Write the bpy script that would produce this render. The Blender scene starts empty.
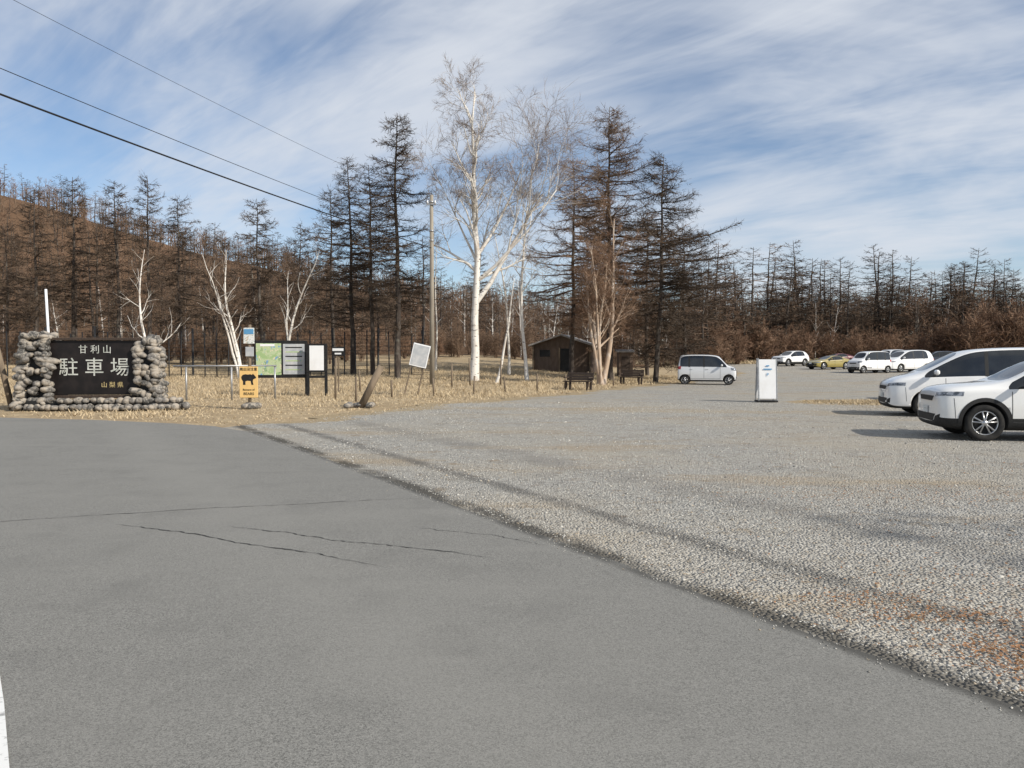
import bpy, bmesh, math, random
import numpy as np
from mathutils import Vector, Matrix
from mathutils.bvhtree import BVHTree
S=bpy.context.scene
COL=S.collection
random.seed(7); np.random.seed(7)
def link(o,parent=None):
    COL.objects.link(o)
    if parent: o.parent=parent
    return o
def empty(name,loc=(0,0,0),rz=0):
    o=bpy.data.objects.new(name,None); o.location=loc; o.rotation_euler=(0,0,rz); o.empty_display_size=.2
    return link(o)
# ---------------------------------------------------------------- materials
def M(name,base,layers=(),rough=.8,metal=0,bump=None,spec=.3,coat=0,lines=(),attr=None,voro=None,world=False):
    m=bpy.data.materials.new(name); m.use_nodes=True
    nt=m.node_tree; N=nt.nodes; L=nt.links
    b=N['Principled BSDF']; b.inputs['Roughness'].default_value=rough; b.inputs['Metallic'].default_value=metal
    b.inputs['Specular IOR Level'].default_value=spec; b.inputs['Coat Weight'].default_value=coat
    b.inputs['Coat Roughness'].default_value=.04
    tc=N.new('ShaderNodeTexCoord'); co=tc.outputs['Object']
    def noise(scale,detail=3,stretch=None,rough=.6):
        src=co
        if stretch:
            mp=N.new('ShaderNodeMapping'); mp.inputs['Scale'].default_value=stretch[:3]
            if len(stretch)>3: mp.inputs['Rotation'].default_value=(0,0,stretch[3])
            L.new(co,mp.inputs[0]); src=mp.outputs[0]
        n=N.new('ShaderNodeTexNoise'); n.inputs['Scale'].default_value=scale; n.inputs['Detail'].default_value=detail
        n.inputs['Roughness'].default_value=rough
        L.new(src,n.inputs['Vector']); return n.outputs['Fac']
    def mrange(s,lo,hi):
        r=N.new('ShaderNodeMapRange'); r.inputs[1].default_value=lo; r.inputs[2].default_value=hi; r.clamp=True
        L.new(s,r.inputs[0]); return r.outputs[0]
    def mix(fac,c1,c2,blend='MIX'):
        x=N.new('ShaderNodeMix'); x.data_type='RGBA'; x.blend_type=blend
        if isinstance(fac,float): x.inputs[0].default_value=fac
        else: L.new(fac,x.inputs[0])
        for i,c in ((6,c1),(7,c2)):
            if isinstance(c,tuple): x.inputs[i].default_value=(*c,1)
            else: L.new(c,x.inputs[i])
        return x.outputs[2]
    col=tuple(base)
    if voro:
        sc,cols=voro
        v=N.new('ShaderNodeTexVoronoi'); v.inputs['Scale'].default_value=sc; L.new(co,v.inputs['Vector'])
        sp=N.new('ShaderNodeSeparateColor'); L.new(v.outputs['Color'],sp.inputs[0])
        cr=N.new('ShaderNodeValToRGB'); e=cr.color_ramp.elements
        e[0].color=(*cols[0],1); e[1].color=(*cols[-1],1)
        for i,c in enumerate(cols[1:-1]):
            k=e.new((i+1)/(len(cols)-1)); k.color=(*c,1)
        L.new(sp.outputs[0],cr.inputs[0]); col=cr.outputs[0]
    for l in layers:
        sc,lo,hi,c=l[:4]; det=l[4] if len(l)>4 else 3; st=l[5] if len(l)>5 else None
        f=mrange(noise(sc,det,st),lo,hi)
        if len(l)>6:
            mm=N.new('ShaderNodeMath'); mm.operation='MULTIPLY'; mm.inputs[1].default_value=l[6]; L.new(f,mm.inputs[0]); f=mm.outputs[0]
        col=mix(f,col,tuple(c))
    n2=None
    for (nx,ny,c,w0,w1,colr,amt,nsc) in lines:
        d=N.new('ShaderNodeVectorMath'); d.operation='DOT_PRODUCT'; d.inputs[1].default_value=(nx,ny,0)
        L.new(co,d.inputs[0])
        nn=noise(nsc,2); a=N.new('ShaderNodeMath'); a.operation='MULTIPLY_ADD'; a.inputs[1].default_value=w1*.8; a.inputs[2].default_value=-c-w1*.4
        L.new(nn,a.inputs[0])
        s=N.new('ShaderNodeMath'); s.operation='ADD'; L.new(d.outputs['Value'],s.inputs[0]); L.new(a.outputs[0],s.inputs[1])
        ab=N.new('ShaderNodeMath'); ab.operation='ABSOLUTE'; L.new(s.outputs[0],ab.inputs[0])
        r=N.new('ShaderNodeMapRange'); r.inputs[1].default_value=w1; r.inputs[2].default_value=w0; r.inputs[4].default_value=amt
        r.inputs[3].default_value=0
        L.new(ab.outputs[0],r.inputs[0])
        if n2 is None: n2=mrange(noise(1.3,2),.25,.5)
        mu=N.new('ShaderNodeMath'); mu.operation='MULTIPLY'; L.new(r.outputs[0],mu.inputs[0]); L.new(n2,mu.inputs[1])
        col=mix(mu.outputs[0],col,tuple(colr))
    if attr:
        an,c=attr
        at=N.new('ShaderNodeAttribute'); at.attribute_name=an
        nn=noise(3,4); ad=N.new('ShaderNodeMath'); ad.operation='ADD'; L.new(at.outputs['Fac'],ad.inputs[0]); L.new(nn,ad.inputs[1])
        col=mix(mrange(ad.outputs[0],.9,1.15),col,tuple(c))
    if isinstance(col,tuple): b.inputs['Base Color'].default_value=(*col,1)
    else: L.new(col,b.inputs['Base Color'])
    if bump:
        sc,st,dist=bump[:3]
        bp=N.new('ShaderNodeBump'); bp.inputs['Strength'].default_value=st; bp.inputs['Distance'].default_value=dist
        if len(bump)>3:
            v=N.new('ShaderNodeTexVoronoi'); v.inputs['Scale'].default_value=sc; L.new(co,v.inputs['Vector']); 
            iv=N.new('ShaderNodeMath'); iv.operation='SUBTRACT'; iv.inputs[0].default_value=1; L.new(v.outputs['Distance'],iv.inputs[1]); L.new(iv.outputs[0],bp.inputs['Height'])
        else: L.new(noise(sc,2),bp.inputs['Height'])
        L.new(bp.outputs[0],b.inputs['Normal'])
    return m
EN=(.859,.511)
m_asph=M('asphalt',(.17,.168,.156),voro=(150,[(.09,.089,.082),(.16,.158,.147),(.2,.197,.182),(.25,.246,.227)]),layers=[(300,.62,.66,(.36,.35,.32),1),(.35,.35,.75,(.215,.211,.194),3,None,.6),(1.6,.5,.8,(.135,.133,.124),3,None,.45),(.9,.52,.75,(.24,.235,.215),3,(.25,1.6,1,.55),.4)],
    rough=.9,spec=.2,bump=(150,.25,.005),lines=[(*EN,3.75,.02,.1,(.055,.053,.048),.8,4),(*EN,1.6,.1,.7,(.24,.235,.215),.35,1.),(*EN,-1.2,.2,.9,(.23,.225,.205),.3,1.)])
m_grav=M('gravel_ground',(.2,.2,.19),voro=(40,[(.19,.182,.165),(.34,.328,.298),(.4,.385,.35),(.5,.485,.44),(.3,.288,.262)]),
    layers=[(.22,.42,.66,(.43,.385,.31),4,None,.65),(1.3,.52,.72,(.25,.238,.212),3,None,.55),(9,.52,.72,(.21,.2,.18),2,None,.5),(.33,.53,.66,(.37,.295,.2),5,(.6,1.7,1),.6),(2.6,.6,.7,(.29,.22,.14),4,None,.5)],
    rough=.95,spec=.15,bump=(40,.9,.035,1),lines=[(*EN,3.84,.06,.2,(.075,.07,.06),.85,3),(*EN,4.83,.05,.2,(.13,.125,.115),.7,2),(*EN,6.6,.15,.5,(.23,.22,.2),.5,1),(.2,.98,24,.3,1.2,(.4,.32,.21),.5,.6)],  # faint diagonal streaks put cast shadows into the colour; road-edge band is dark soil
    attr=('edge',(.38,.3,.19)))
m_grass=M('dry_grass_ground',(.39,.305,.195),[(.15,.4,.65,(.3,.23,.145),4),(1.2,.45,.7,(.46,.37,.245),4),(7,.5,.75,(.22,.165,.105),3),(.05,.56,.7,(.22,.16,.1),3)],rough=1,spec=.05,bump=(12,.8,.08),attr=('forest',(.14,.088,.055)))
m_blade=M('dry_grass_blade',(.5,.4,.26),[(1.1,.4,.65,(.37,.285,.18),3),(30,.45,.7,(.6,.5,.34),2)],rough=.9,spec=.1)
m_line=M('road_paint',(.7,.7,.68),[(25,.55,.7,(.3,.3,.29),4)],rough=.8)
m_crack=M('crack_tar',(.05,.049,.046),rough=.9)
m_stone=M('field_stone',(.15,.14,.13),[(2.9,.42,.55,(.33,.29,.24),2),(3.7,.5,.6,(.07,.067,.063),2),(18,.5,.75,(.36,.34,.3),3)],rough=.85,bump=(14,.5,.03))
m_pebble=M('pebble',(.35,.338,.308),[(13,.4,.5,(.51,.495,.45),1),(17,.52,.6,(.17,.164,.15),1),(9,.58,.66,(.39,.325,.24),1)],rough=.9,spec=.2)
m_litter=M('needle_litter',(.34,.17,.08),[(20,.4,.6,(.24,.13,.06),2)],rough=.95)
m_lbark=M('larch_bark',(.05,.04,.034),[(6,.45,.7,(.12,.1,.085),2,(1,1,.3)),(1.5,.55,.7,(.16,.15,.125),2)],rough=.95)
m_ltwig=M('larch_twig',(.055,.041,.031),[(.7,.4,.65,(.105,.075,.052),1)],rough=.95)
m_bbark=M('birch_bark',(.68,.65,.6),[(3.5,.6,.66,(.06,.05,.045),3,(1,1,3.5)),(1.1,.5,.75,(.48,.42,.36),2)],rough=.7)
m_btwig=M('birch_twig',(.19,.145,.12),[(.8,.4,.6,(.31,.26,.22),1)],rough=.9)
m_gbark=M('grey_bark',(.23,.2,.17),[(3,.5,.7,(.36,.33,.29),2,(1,1,.4)),(5,.55,.7,(.1,.085,.07),2)],rough=.9)
m_gtwig=M('brown_twig',(.125,.082,.055),[(.3,.4,.65,(.2,.138,.095),1)],rough=.95)
m_rtwig=M('red_twig',(.18,.108,.07),[(.6,.4,.65,(.25,.165,.11),1)],rough=.95)
m_tan=M('tan_bark',(.4,.3,.22),[(3,.5,.7,(.56,.49,.42),3,(1,1,.5))],rough=.85)
m_wood=M('weathered_wood',(.2,.155,.11),[(8,.4,.7,(.11,.085,.06),4,(1,1,.12))],rough=.85,bump=(20,.4,.01))
m_dwood=M('dark_wood',(.045,.032,.025),[(6,.4,.7,(.075,.055,.042),4,(4,1,1))],rough=.7)
m_black=M('black_board',(.011,.009,.009),[(3,.4,.7,(.022,.017,.016),3)],rough=.45)
m_bmetal=M('black_metal',(.02,.02,.021),[(9,.5,.7,(.035,.034,.033),2)],rough=.5,metal=.3)
m_white=M('white_paint',(.74,.75,.76),[(2,.5,.8,(.66,.66,.65),3)],rough=.5)
m_letter=M('sign_lettering',(.55,.56,.52),[(5,.45,.6,(.4,.42,.38),3)],rough=.6)
m_gold=M('gold_paint',(.5,.4,.2),[(9,.5,.7,(.4,.31,.15),2)],rough=.5)
m_yel=M('yellow_sign',(.75,.5,.2),[(5,.5,.8,(.68,.45,.18),3)],rough=.5)
m_ink=M('ink',(.015,.015,.015),[(9,.5,.8,(.03,.03,.03),2)],rough=.6)
m_blue=M('blue_ink',(.1,.28,.48),[(9,.5,.8,(.13,.33,.55),2)],rough=.6)
m_map=M('map_print',(.3,.42,.2),[(2.2,.45,.5,(.42,.5,.3),5),(3.3,.56,.6,(.2,.3,.15),5),(7,.6,.62,(.6,.55,.4),2),(5,.62,.64,(.15,.3,.5),2)],rough=.4)
m_grey=M('grey_panel',(.36,.38,.4),[(4,.4,.7,(.5,.5,.5),3)],rough=.5)
m_print=M('printed_notice',(.7,.7,.68),[(14,.54,.6,(.3,.36,.3),3,(1,1,3)),(6,.6,.66,(.45,.33,.22),2)],rough=.5)
m_pole=M('pole_wood',(.3,.27,.22),[(4,.4,.7,(.2,.17,.14),5,(1,1,.2))],rough=.9)
m_wire=M('wire',(.012,.012,.012),rough=.6)
m_galv=M('galvanised',(.42,.43,.44),[(8,.4,.7,(.3,.3,.3),3)],rough=.45,metal=.6)
m_roof=M('hut_roof',(.34,.32,.3),[(3,.4,.7,(.26,.24,.22),4)],rough=.7)
m_hut=M('hut_boards',(.15,.11,.085),[(5,.4,.7,(.1,.072,.055),4,(1,8,.4)),],rough=.85)
def paint(name,c,metal=0): return M(name,c,[(1.2,.5,.8,tuple(v*.93 for v in c),2)],rough=.3,metal=metal,coat=1,spec=.5)
p_white=paint('car_paint_white',(.8,.8,.79)); p_pearl=paint('car_paint_pearl',(.77,.77,.75)); p_silver=paint('car_paint_silver',(.66,.67,.68),.1)
p_yel=paint('car_paint_yellow',(.3,.24,.06)); p_dark=paint('car_paint_dark',(.03,.035,.05)); p_red=paint('car_paint_red',(.15,.03,.03))
m_glass=M('car_glass',(.012,.014,.016),[(2,.4,.7,(.025,.028,.03),2)],rough=.04,spec=.7)
m_plas=M('black_plastic',(.02,.02,.02),[(30,.4,.7,(.03,.03,.03),2)],rough=.6)
m_tyre=M('tyre',(.018,.018,.018),[(6,.4,.7,(.04,.038,.035),3)],rough=.9)
m_alloy=M('alloy',(.55,.56,.57),[(8,.5,.7,(.42,.42,.42),2)],rough=.3,metal=.8)
m_lamp=M('head_lamp',(.25,.27,.3),[(20,.45,.6,(.05,.055,.06),1)],rough=.08,spec=.8,coat=1)
m_tail=M('tail_lamp',(.35,.015,.012),[(20,.5,.6,(.2,.01,.01),1)],rough=.15,coat=1)
m_plate=M('number_plate',(.7,.7,.68),[(30,.6,.66,(.05,.2,.1),1)],rough=.5)
m_seam=M('panel_gap',(.06,.06,.06),rough=.8)
# ---------------------------------------------------------------- mesh helpers
def mk(name,V,F,mats,mi=None,parent=None,smooth=False,loc=None,rot=None):
    me=bpy.data.meshes.new(name)
    V=np.asarray(V,dtype=np.float32)
    if isinstance(F,np.ndarray):
        k=F.shape[1]; lt=F.ravel().astype(np.int32); ls=np.arange(0,len(lt),k,dtype=np.int32)
    elif isinstance(F,tuple):
        lt,ln=F; ls=np.concatenate([[0],np.cumsum(ln)[:-1]]).astype(np.int32)
    else:
        lt=np.fromiter((i for f in F for i in f),dtype=np.int32); ln=np.fromiter((len(f) for f in F),dtype=np.int32)
        ls=np.concatenate([[0],np.cumsum(ln)[:-1]]).astype(np.int32)
    me.vertices.add(len(V)); me.vertices.foreach_set('co',V.ravel())
    me.loops.add(len(lt)); me.loops.foreach_set('vertex_index',lt)
    me.polygons.add(len(ls)); me.polygons.foreach_set('loop_start',ls)
    for m in mats: me.materials.append(m)
    if mi is not None: me.polygons.foreach_set('material_index',np.asarray(mi,dtype=np.int32))
    if smooth: me.polygons.foreach_set('use_smooth',np.ones(len(ls),dtype=bool))
    me.update(calc_edges=True)
    if len(V)<50000: me.validate()
    o=bpy.data.objects.new(name,me)
    if loc: o.location=loc
    if rot: o.rotation_euler=rot
    return link(o,parent)
def box(name,size,loc,mat,parent=None,rot=(0,0,0),bev=.006):
    bm=bmesh.new(); bmesh.ops.create_cube(bm,size=1)
    for v in bm.verts: v.co=Vector((v.co.x*size[0],v.co.y*size[1],v.co.z*size[2]))
    if bev: bmesh.ops.bevel(bm,geom=bm.edges[:],offset=min(bev,min(size)*.4),segments=1,affect='EDGES')
    me=bpy.data.meshes.new(name); bm.to_mesh(me); bm.free(); me.materials.append(mat)
    o=bpy.data.objects.new(name,me); o.location=loc; o.rotation_euler=rot
    return link(o,parent)
class TB:
    def __init__(s): s.V=[]; s.F=[]; s.M=[]
    def tube(s,pts,rad,n,mat):
        base=len(s.V); N=len(pts)
        for i,p in enumerate(pts):
            d=(pts[min(i+1,N-1)]-pts[max(i-1,0)])
            ref=Vector((0,0,1)) if abs(d.z)<.8*d.length else Vector((1,0,0))
            u=d.cross(ref); u.normalize(); v=d.cross(u); v.normalize()
            for k in range(n):
                a=2*math.pi*k/n; q=p+(u*math.cos(a)+v*math.sin(a))*rad[i]; s.V.append((q.x,q.y,q.z))
        for i in range(N-1):
            for k in range(n):
                a=base+i*n+k; b=base+i*n+(k+1)%n; s.F.append((a,b,b+n,a+n)); s.M.append(mat)
        s.F.append(tuple(base+(N-1)*n+k for k in range(n))); s.M.append(mat)
    def twig(s,p,d,L,w,mat):
        side=d.cross(Vector((random.uniform(-1,1),random.uniform(-1,1),random.uniform(-1,1)))); side.normalize(); side*=w*.5
        b=len(s.V); q=p+d*L
        s.V+= [tuple(p-side),tuple(p+side),tuple(q)]; s.F.append((b,b+1,b+2)); s.M.append(mat)
    def obj(s,name,mats,parent=None,loc=None,rot=None,smooth=True): return mk(name,s.V,s.F,mats,s.M,parent,smooth,loc,rot)
    def arr(s):
        return (np.array(s.V,dtype=np.float32),np.fromiter((i for f in s.F for i in f),dtype=np.int32),np.fromiter((len(f) for f in s.F),dtype=np.int32),np.array(s.M,dtype=np.int32))
def rv(): 
    return Vector((random.gauss(0,1),random.gauss(0,1),random.gauss(0,1))).normalized()
U=random.uniform
def larch(name,seed,h,spread,dens=1.,tw=.016,mats=None,loc=None,lo=.1,nbf=8.,tf=15,sub=4,prof=1.5):
    random.seed(seed); t=TB(); r0=.0105*h+.03
    n=10; pts=[];x=y=0
    for i in range(n+1):
        pts.append(Vector((x,y,h*i/n))); x+=U(-.09,.09); y+=U(-.09,.09)
    t.tube(pts,[r0*(1-.93*i/n)**.9 for i in range(n+1)],7 if loc else 4,0)
    nb=int(h*nbf*dens)
    lump=[U(.6,1.35) for _ in range(12)]
    for b in range(nb):
        f=lo+(.985-lo)*(b+U(0,1))/nb
        k=f*n; i=min(int(k),n-1); p=pts[i].lerp(pts[i+1],k-i)
        az=U(0,6.283); 
        L=spread*min(1,(1-f)*prof)**.7*U(.55,1.15)*lump[int(az/6.283*3+f*8)%12]+.25
        if f<.28: L*=U(.3,.9)
        d=Vector((math.cos(az),math.sin(az),U(-.12,.25)+.6*max(0,f-.65)))
        d.normalize(); q=p.copy(); bp=[q.copy()]; m=5
        for j in range(m):
            d.z+= (-.07 if j<2 else .11)+U(-.1,.1); d.x+=U(-.18,.18); d.y+=U(-.18,.18); d.normalize()
            q=q+d*(L/m); bp.append(q.copy())
        rb=.013*L+.012
        t.tube(bp,[rb*(1-.8*j/m) for j in range(m+1)],3,1)
        for c in range(int(L*tf*dens)+3):
            s=U(.08,1)*m; j=min(int(s),m-1); o=bp[j].lerp(bp[j+1],s-j)
            dd=(bp[j+1]-bp[j]).normalized(); sd=dd.cross(Vector((0,0,1)))*random.choice((-1,1))
            td=(dd*U(.2,1)+sd*U(.2,1)+Vector((0,0,U(-.6,.55)))).normalized(); tl=U(.2,.75)*(1-.4*s/m)*(.6+.22*spread)
            t.twig(o,td,tl,tw,1)
            for e in range(sub):
                t.twig(o+td*tl*U(.1,.95),(td+rv()*.9+Vector((0,0,-.1))).normalized(),tl*U(.25,.6),tw*.8,1)
    if loc is None: return t.arr()
    return t.obj(name,mats or [m_lbark,m_ltwig],loc=loc)
def decid(name,seed,h,r0,mats=None,loc=None,lean=(0,0),stems=1,spread=.38,nl=14,lvls=3,tw=.014,droop=0.,start=.22,fork=None,kids=6,wig=.12,thr=.022,lr=1.,ttw=6):
    random.seed(seed); t=TB()
    def grow(p,d,L,r,lv):
        m=5 if lv<2 else 3
        pts=[p.copy()]; 
        for j in range(m):
            d=(d+rv()*wig*(1.3 if lv else .5)+Vector((0,0,(.1 if lv<2 else .03)-droop*(lv>1)))).normalized(); pts.append(pts[-1]+d*(L/m))
        rad=[max(r*(1-.78*j/m),.005) for j in range(m+1)]
        t.tube(pts,rad,6 if r>.05 else 3,0 if r>thr else 1)
        nk=kids if lv<lvls else ttw
        for k in range(nk):
            s=U(.25,1)*m; j=min(int(s),m-1); q=pts[j].lerp(pts[j+1],s-j)
            dd=(pts[j+1]-pts[j]).normalized(); a=U(.45,.95)
            pr=dd.cross(rv()).normalized(); nd=(dd*math.cos(a)+pr*math.sin(a)).normalized()
            if lv<lvls: grow(q,nd,L*U(.42,.68),rad[j]*U(.45,.6),lv+1)
            else:
                tl=L*U(.5,.9); t.twig(q,nd,tl,tw,1)
                t.twig(q+nd*tl*.5,(nd+rv()*.7).normalized(),tl*.6,tw*.7,1)
                t.twig(q+nd*tl*.3,(nd+rv()*.7).normalized(),tl*.6,tw*.7,1)
    for st in range(stems):
        d=Vector((lean[0]+(U(-.3,.3) if stems>1 else 0),lean[1]+(U(-.3,.3) if stems>1 else 0),1)).normalized()
        hh=h*(1 if st==0 else U(.65,.95)); p=Vector((U(-.15,.15)*(stems>1),U(-.15,.15)*(stems>1),-.1)); m=9; pts=[p.copy()]
        for j in range(m):
            d=(d+Vector((U(-1,1),U(-1,1),0))*wig*.6+Vector((-d.x*.15,-d.y*.15,0))).normalized(); pts.append(pts[-1]+d*hh/m)
        rs=r0*(1 if st==0 else U(.6,.85)); rad=[rs*(1.25 if j==0 else 1)*(1-.93*(j/m))**.85+.004 for j in range(m+1)]
        t.tube(pts,rad,8,0)
        for k in range(nl):
            f=start+(.97-start)*(k+U(0,.9))/nl; s=f*m; j=min(int(s),m-1); q=pts[j].lerp(pts[j+1],s-j); az=k*2.4+U(-.6,.6)
            up=U(.5,1.)+f*.6; nd=Vector((math.cos(az),math.sin(az),up)).normalized()
            grow(q,nd,hh*spread*(1-f*.62)*U(.7,1.1),rad[j]*U(.35,.58)*lr,1)
        if fork and st==0:
            for (f,dx,dy,dz,Lf,rf) in fork:
                s=f*m; j=int(s); grow(pts[j].lerp(pts[j+1],s-j),Vector((dx,dy,dz)).normalized(),hh*Lf,rad[j]*rf,0)
    if loc is None: return t.arr()
    return t.obj(name,mats,loc=loc)
# ---------------------------------------------------------------- terrain
def ss(a,b,x):
    t=np.clip((np.asarray(x,dtype=float)-a)/(b-a),0,1); return t*t*(3-2*t)
def H(x,y):
    x=np.asarray(x,dtype=float); y=np.asarray(y,dtype=float)
    z=.02*np.where(y>48,y-48,0)*(1-ss(160,400,y))
    z=z+.028*np.clip(y-34,0,60)*(1-ss(-4,12,x))
    A=np.interp(x,[-500,-190,-151,-100,-48,-4,40,120],[62,55,46,31,18,8,3,2])
    z=z+A*ss(95,255,y)
    z=z+.6*np.sin(x*.05+1)*np.sin(y*.043)*ss(90,160,y)
    return z
def Hz(x,y): return float(H(x,y))
u=np.linspace(-1,1,190); gx=800*np.sinh(3.6*u)/math.sinh(3.6)
gy=np.concatenate([np.linspace(-120,-12,12),np.linspace(-8,120,90),np.linspace(123,330,60),np.geomspace(345,2500,18)])
X,Y=np.meshgrid(gx*1.0,gy); Z=H(X,Y)-.012
X=np.where(Y>340,X*(1+(Y-340)/700),X)
nx,ny=len(gx),len(gy)
V=np.stack([X,Y,Z],-1).reshape(-1,3)
I=np.arange(nx*ny).reshape(ny,nx)
F=np.stack([I[:-1,:-1],I[:-1,1:],I[1:,1:],I[1:,:-1]],-1).reshape(-1,4)
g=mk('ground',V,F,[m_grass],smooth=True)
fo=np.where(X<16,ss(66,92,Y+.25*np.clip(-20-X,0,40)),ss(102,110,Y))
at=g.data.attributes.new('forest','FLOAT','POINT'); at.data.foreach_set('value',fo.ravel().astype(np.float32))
# gravel lot
lby=[-40,3.5,17.3,18.4,21.9,26.5,33.7,46,62,95]; 
def ax(y): return -5.9+.594*(17.3-y)
lbx=[ax(-40)-1,ax(3.5)-1,-6.9,-6.4,-4.9,-3.1,1.6,8.4,17.5,23]
def LX(y): return np.interp(y,lby,lbx)
ry=np.concatenate([np.linspace(-40,0,12),np.linspace(.5,50,150),np.linspace(50.7,95,65)])
def wob(y,s): return .35*np.sin(y*1.3+s)+.2*np.sin(y*3.1+s*2)+.12*np.sin(y*7.7+s)
cols=np.linspace(0,1,60)**1.6
LXr=LX(ry)+np.where(ry>18.4,wob(ry,1),0); RXr=np.interp(ry,[-40,0,60,95],[70,75,70,62])+wob(ry,3)
X=LXr[:,None]+(RXr-LXr)[:,None]*cols[None,:]; Y=np.repeat(ry[:,None],60,1)
Z=H(X,Y)+.004+.05*ss(42,60,Y)
V=np.stack([X,Y,Z],-1).reshape(-1,3); ny,nx=X.shape; I=np.arange(nx*ny).reshape(ny,nx)
F=np.stack([I[:-1,:-1],I[:-1,1:],I[1:,1:],I[1:,:-1]],-1).reshape(-1,4)
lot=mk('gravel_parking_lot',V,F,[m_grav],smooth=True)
dist=np.minimum(X-LXr[:,None],np.minimum(RXr[:,None]-X,95-Y))
e=np.where((Y>19)|(dist>5),1-ss(0,2.2,dist),0)
isl=1-ss(1.2,2.8,np.hypot((X-13.2)*.6,(Y-28)))
e=np.maximum(e,isl)
at=lot.data.attributes.new('edge','FLOAT','POINT'); at.data.foreach_set('value',e.ravel().astype(np.float32))
# asphalt
edge=[(-90,27),(-40,24.2),(-22,22.2),(-13.65,20.8),(-10.5,19.9),(-8.2,18.9),(-6.9,18.1),(-6.1,17.2)]
yy=16.6
while yy>-40:
    edge.append((ax(yy)+random.uniform(-.02,.02)-.05*math.sin(yy*1.7)*.5,yy)); yy-=.25
pts=edge+[(edge[-1][0],-60),(-90,-60)]
bm=bmesh.new(); vs=[bm.verts.new((x,y,.012)) for x,y in pts]; f=bm.faces.new(vs[::-1]); bmesh.ops.triangulate(bm,faces=[f])
for f in bm.faces:
    f.normal_update()
    if f.normal.z<0: f.normal_flip()
me=bpy.data.meshes.new('asphalt_road'); bm.to_mesh(me); bm.free(); me.materials.append(m_asph); link(bpy.data.objects.new('asphalt_road',me))
def ribbon(name,pts,w,z,mat,jit=0,parent=None,taper=False):
    V=[];F=[]
    n=len(pts)
    for i,(x,y) in enumerate(pts):
        a=pts[max(i-1,0)];b=pts[min(i+1,n-1)]; dx,dy=b[0]-a[0],b[1]-a[1]; l=math.hypot(dx,dy)
        ww=w*(1+random.uniform(-jit,jit))*(min(1,.2+4*min(i,n-1-i)/n) if taper else 1); px,py=-dy/l*ww/2,dx/l*ww/2
        V+=[(x-px,y-py,z),(x+px,y+py,z)]
        if i: k=2*i; F.append((k-2,k-1,k+1,k))
    F=[f[::-1] for f in F]
    return mk(name,V,F,[mat],parent=parent)
ribbon('road_edge_line',[(-1.29,1.9),(-2.39,3.5),(-7.06,10),(-14.1,19)],.13,.017,m_line)
ck=empty('asphalt_cracks')
def crack(a,b,w,seed,bow=.1):
    random.seed(seed); n=70; L=math.dist(a,b); nxx,nyy=-(b[1]-a[1])/L,(b[0]-a[0])/L; off=0; P=[]
    for i in range(n+1):
        t=i/n; off+=U(-.016,.016); o=off+bow*math.sin(t*3.14); P.append((a[0]+(b[0]-a[0])*t+nxx*o,a[1]+(b[1]-a[1])*t+nyy*o))
    ribbon('crack',P,w,.0165,m_crack,.7,ck,True)
crack((-3.8,7.4),(-.96,5.9),.012,1); crack((-2.7,7.3),(-.2,6.0),.011,2,.05); crack((-5.6,7.3),(-.7,8.7),.01,3,.15); crack((-.9,7.3),(.3,6.6),.007,4,.04); crack((-.9,8.8),(.0,7.6),.007,6,.1)
# gravel pebbles
oc=np.array([[1,0,0],[0,1,0],[-1,0,0],[0,-1,0],[0,0,1],[0,0,-1]],float)
of=np.array([[0,1,4],[1,2,4],[2,3,4],[3,0,4],[1,0,5],[2,1,5],[3,2,5],[0,3,5]])
def pebbles(name,P,R,mat):
    n=len(P); a=np.random.uniform(0,6.28,n)
    sc=np.stack([R*np.random.uniform(.7,1.3,n),R*np.random.uniform(.6,1.,n),R*np.random.uniform(.4,.75,n)],-1)
    v=oc[None]*sc[:,None,:]*np.random.uniform(.7,1.25,(n,6,1)); v[:,:4,2]+=np.random.uniform(-.3,.3,(n,4))*R[:,None]
    c,s=np.cos(a)[:,None],np.sin(a)[:,None]
    x=v[...,0]*c-v[...,1]*s; y=v[...,0]*s+v[...,1]*c
    v=np.stack([x,y,v[...,2]],-1)+P[:,None,:]
    F=(of[None]+6*np.arange(n)[:,None,None]).reshape(-1,3)
    return mk(name,v.reshape(-1,3),F,[mat])
n=90000
yy=2.2+np.random.uniform(0,1,n)**1.45*26; k=np.random.uniform(0,1,n)
xe=np.maximum(-5.9+.594*(17.3-yy),LX(yy)+.3); xx=xe+.12+(np.maximum(.8*yy+1.5-xe,1.0))*k
cl=np.sin(xx*1.7+np.sin(yy*.9)*2)*np.sin(yy*1.1+np.sin(xx*.8)*2)+np.random.normal(0,.6,n)
kp=cl>-.2; xx=xx[kp];yy=yy[kp];n=len(xx)
P=np.stack([xx,yy,np.full(n,.004)],-1); R=np.random.uniform(.004,.0105,n)*(1+.055*yy); R[np.random.rand(n)<.04]*=1.8
sp=900; ys=np.random.uniform(2.5,17,sp); P2=np.stack([-5.9+.594*(17.3-ys)-np.abs(np.random.normal(0,.1,sp)),ys,np.full(sp,.014)],-1)
P=np.concatenate([P,P2]); R=np.concatenate([R,np.random.uniform(.003,.009,sp)])
pebbles('gravel',P,R,m_pebble)
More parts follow.
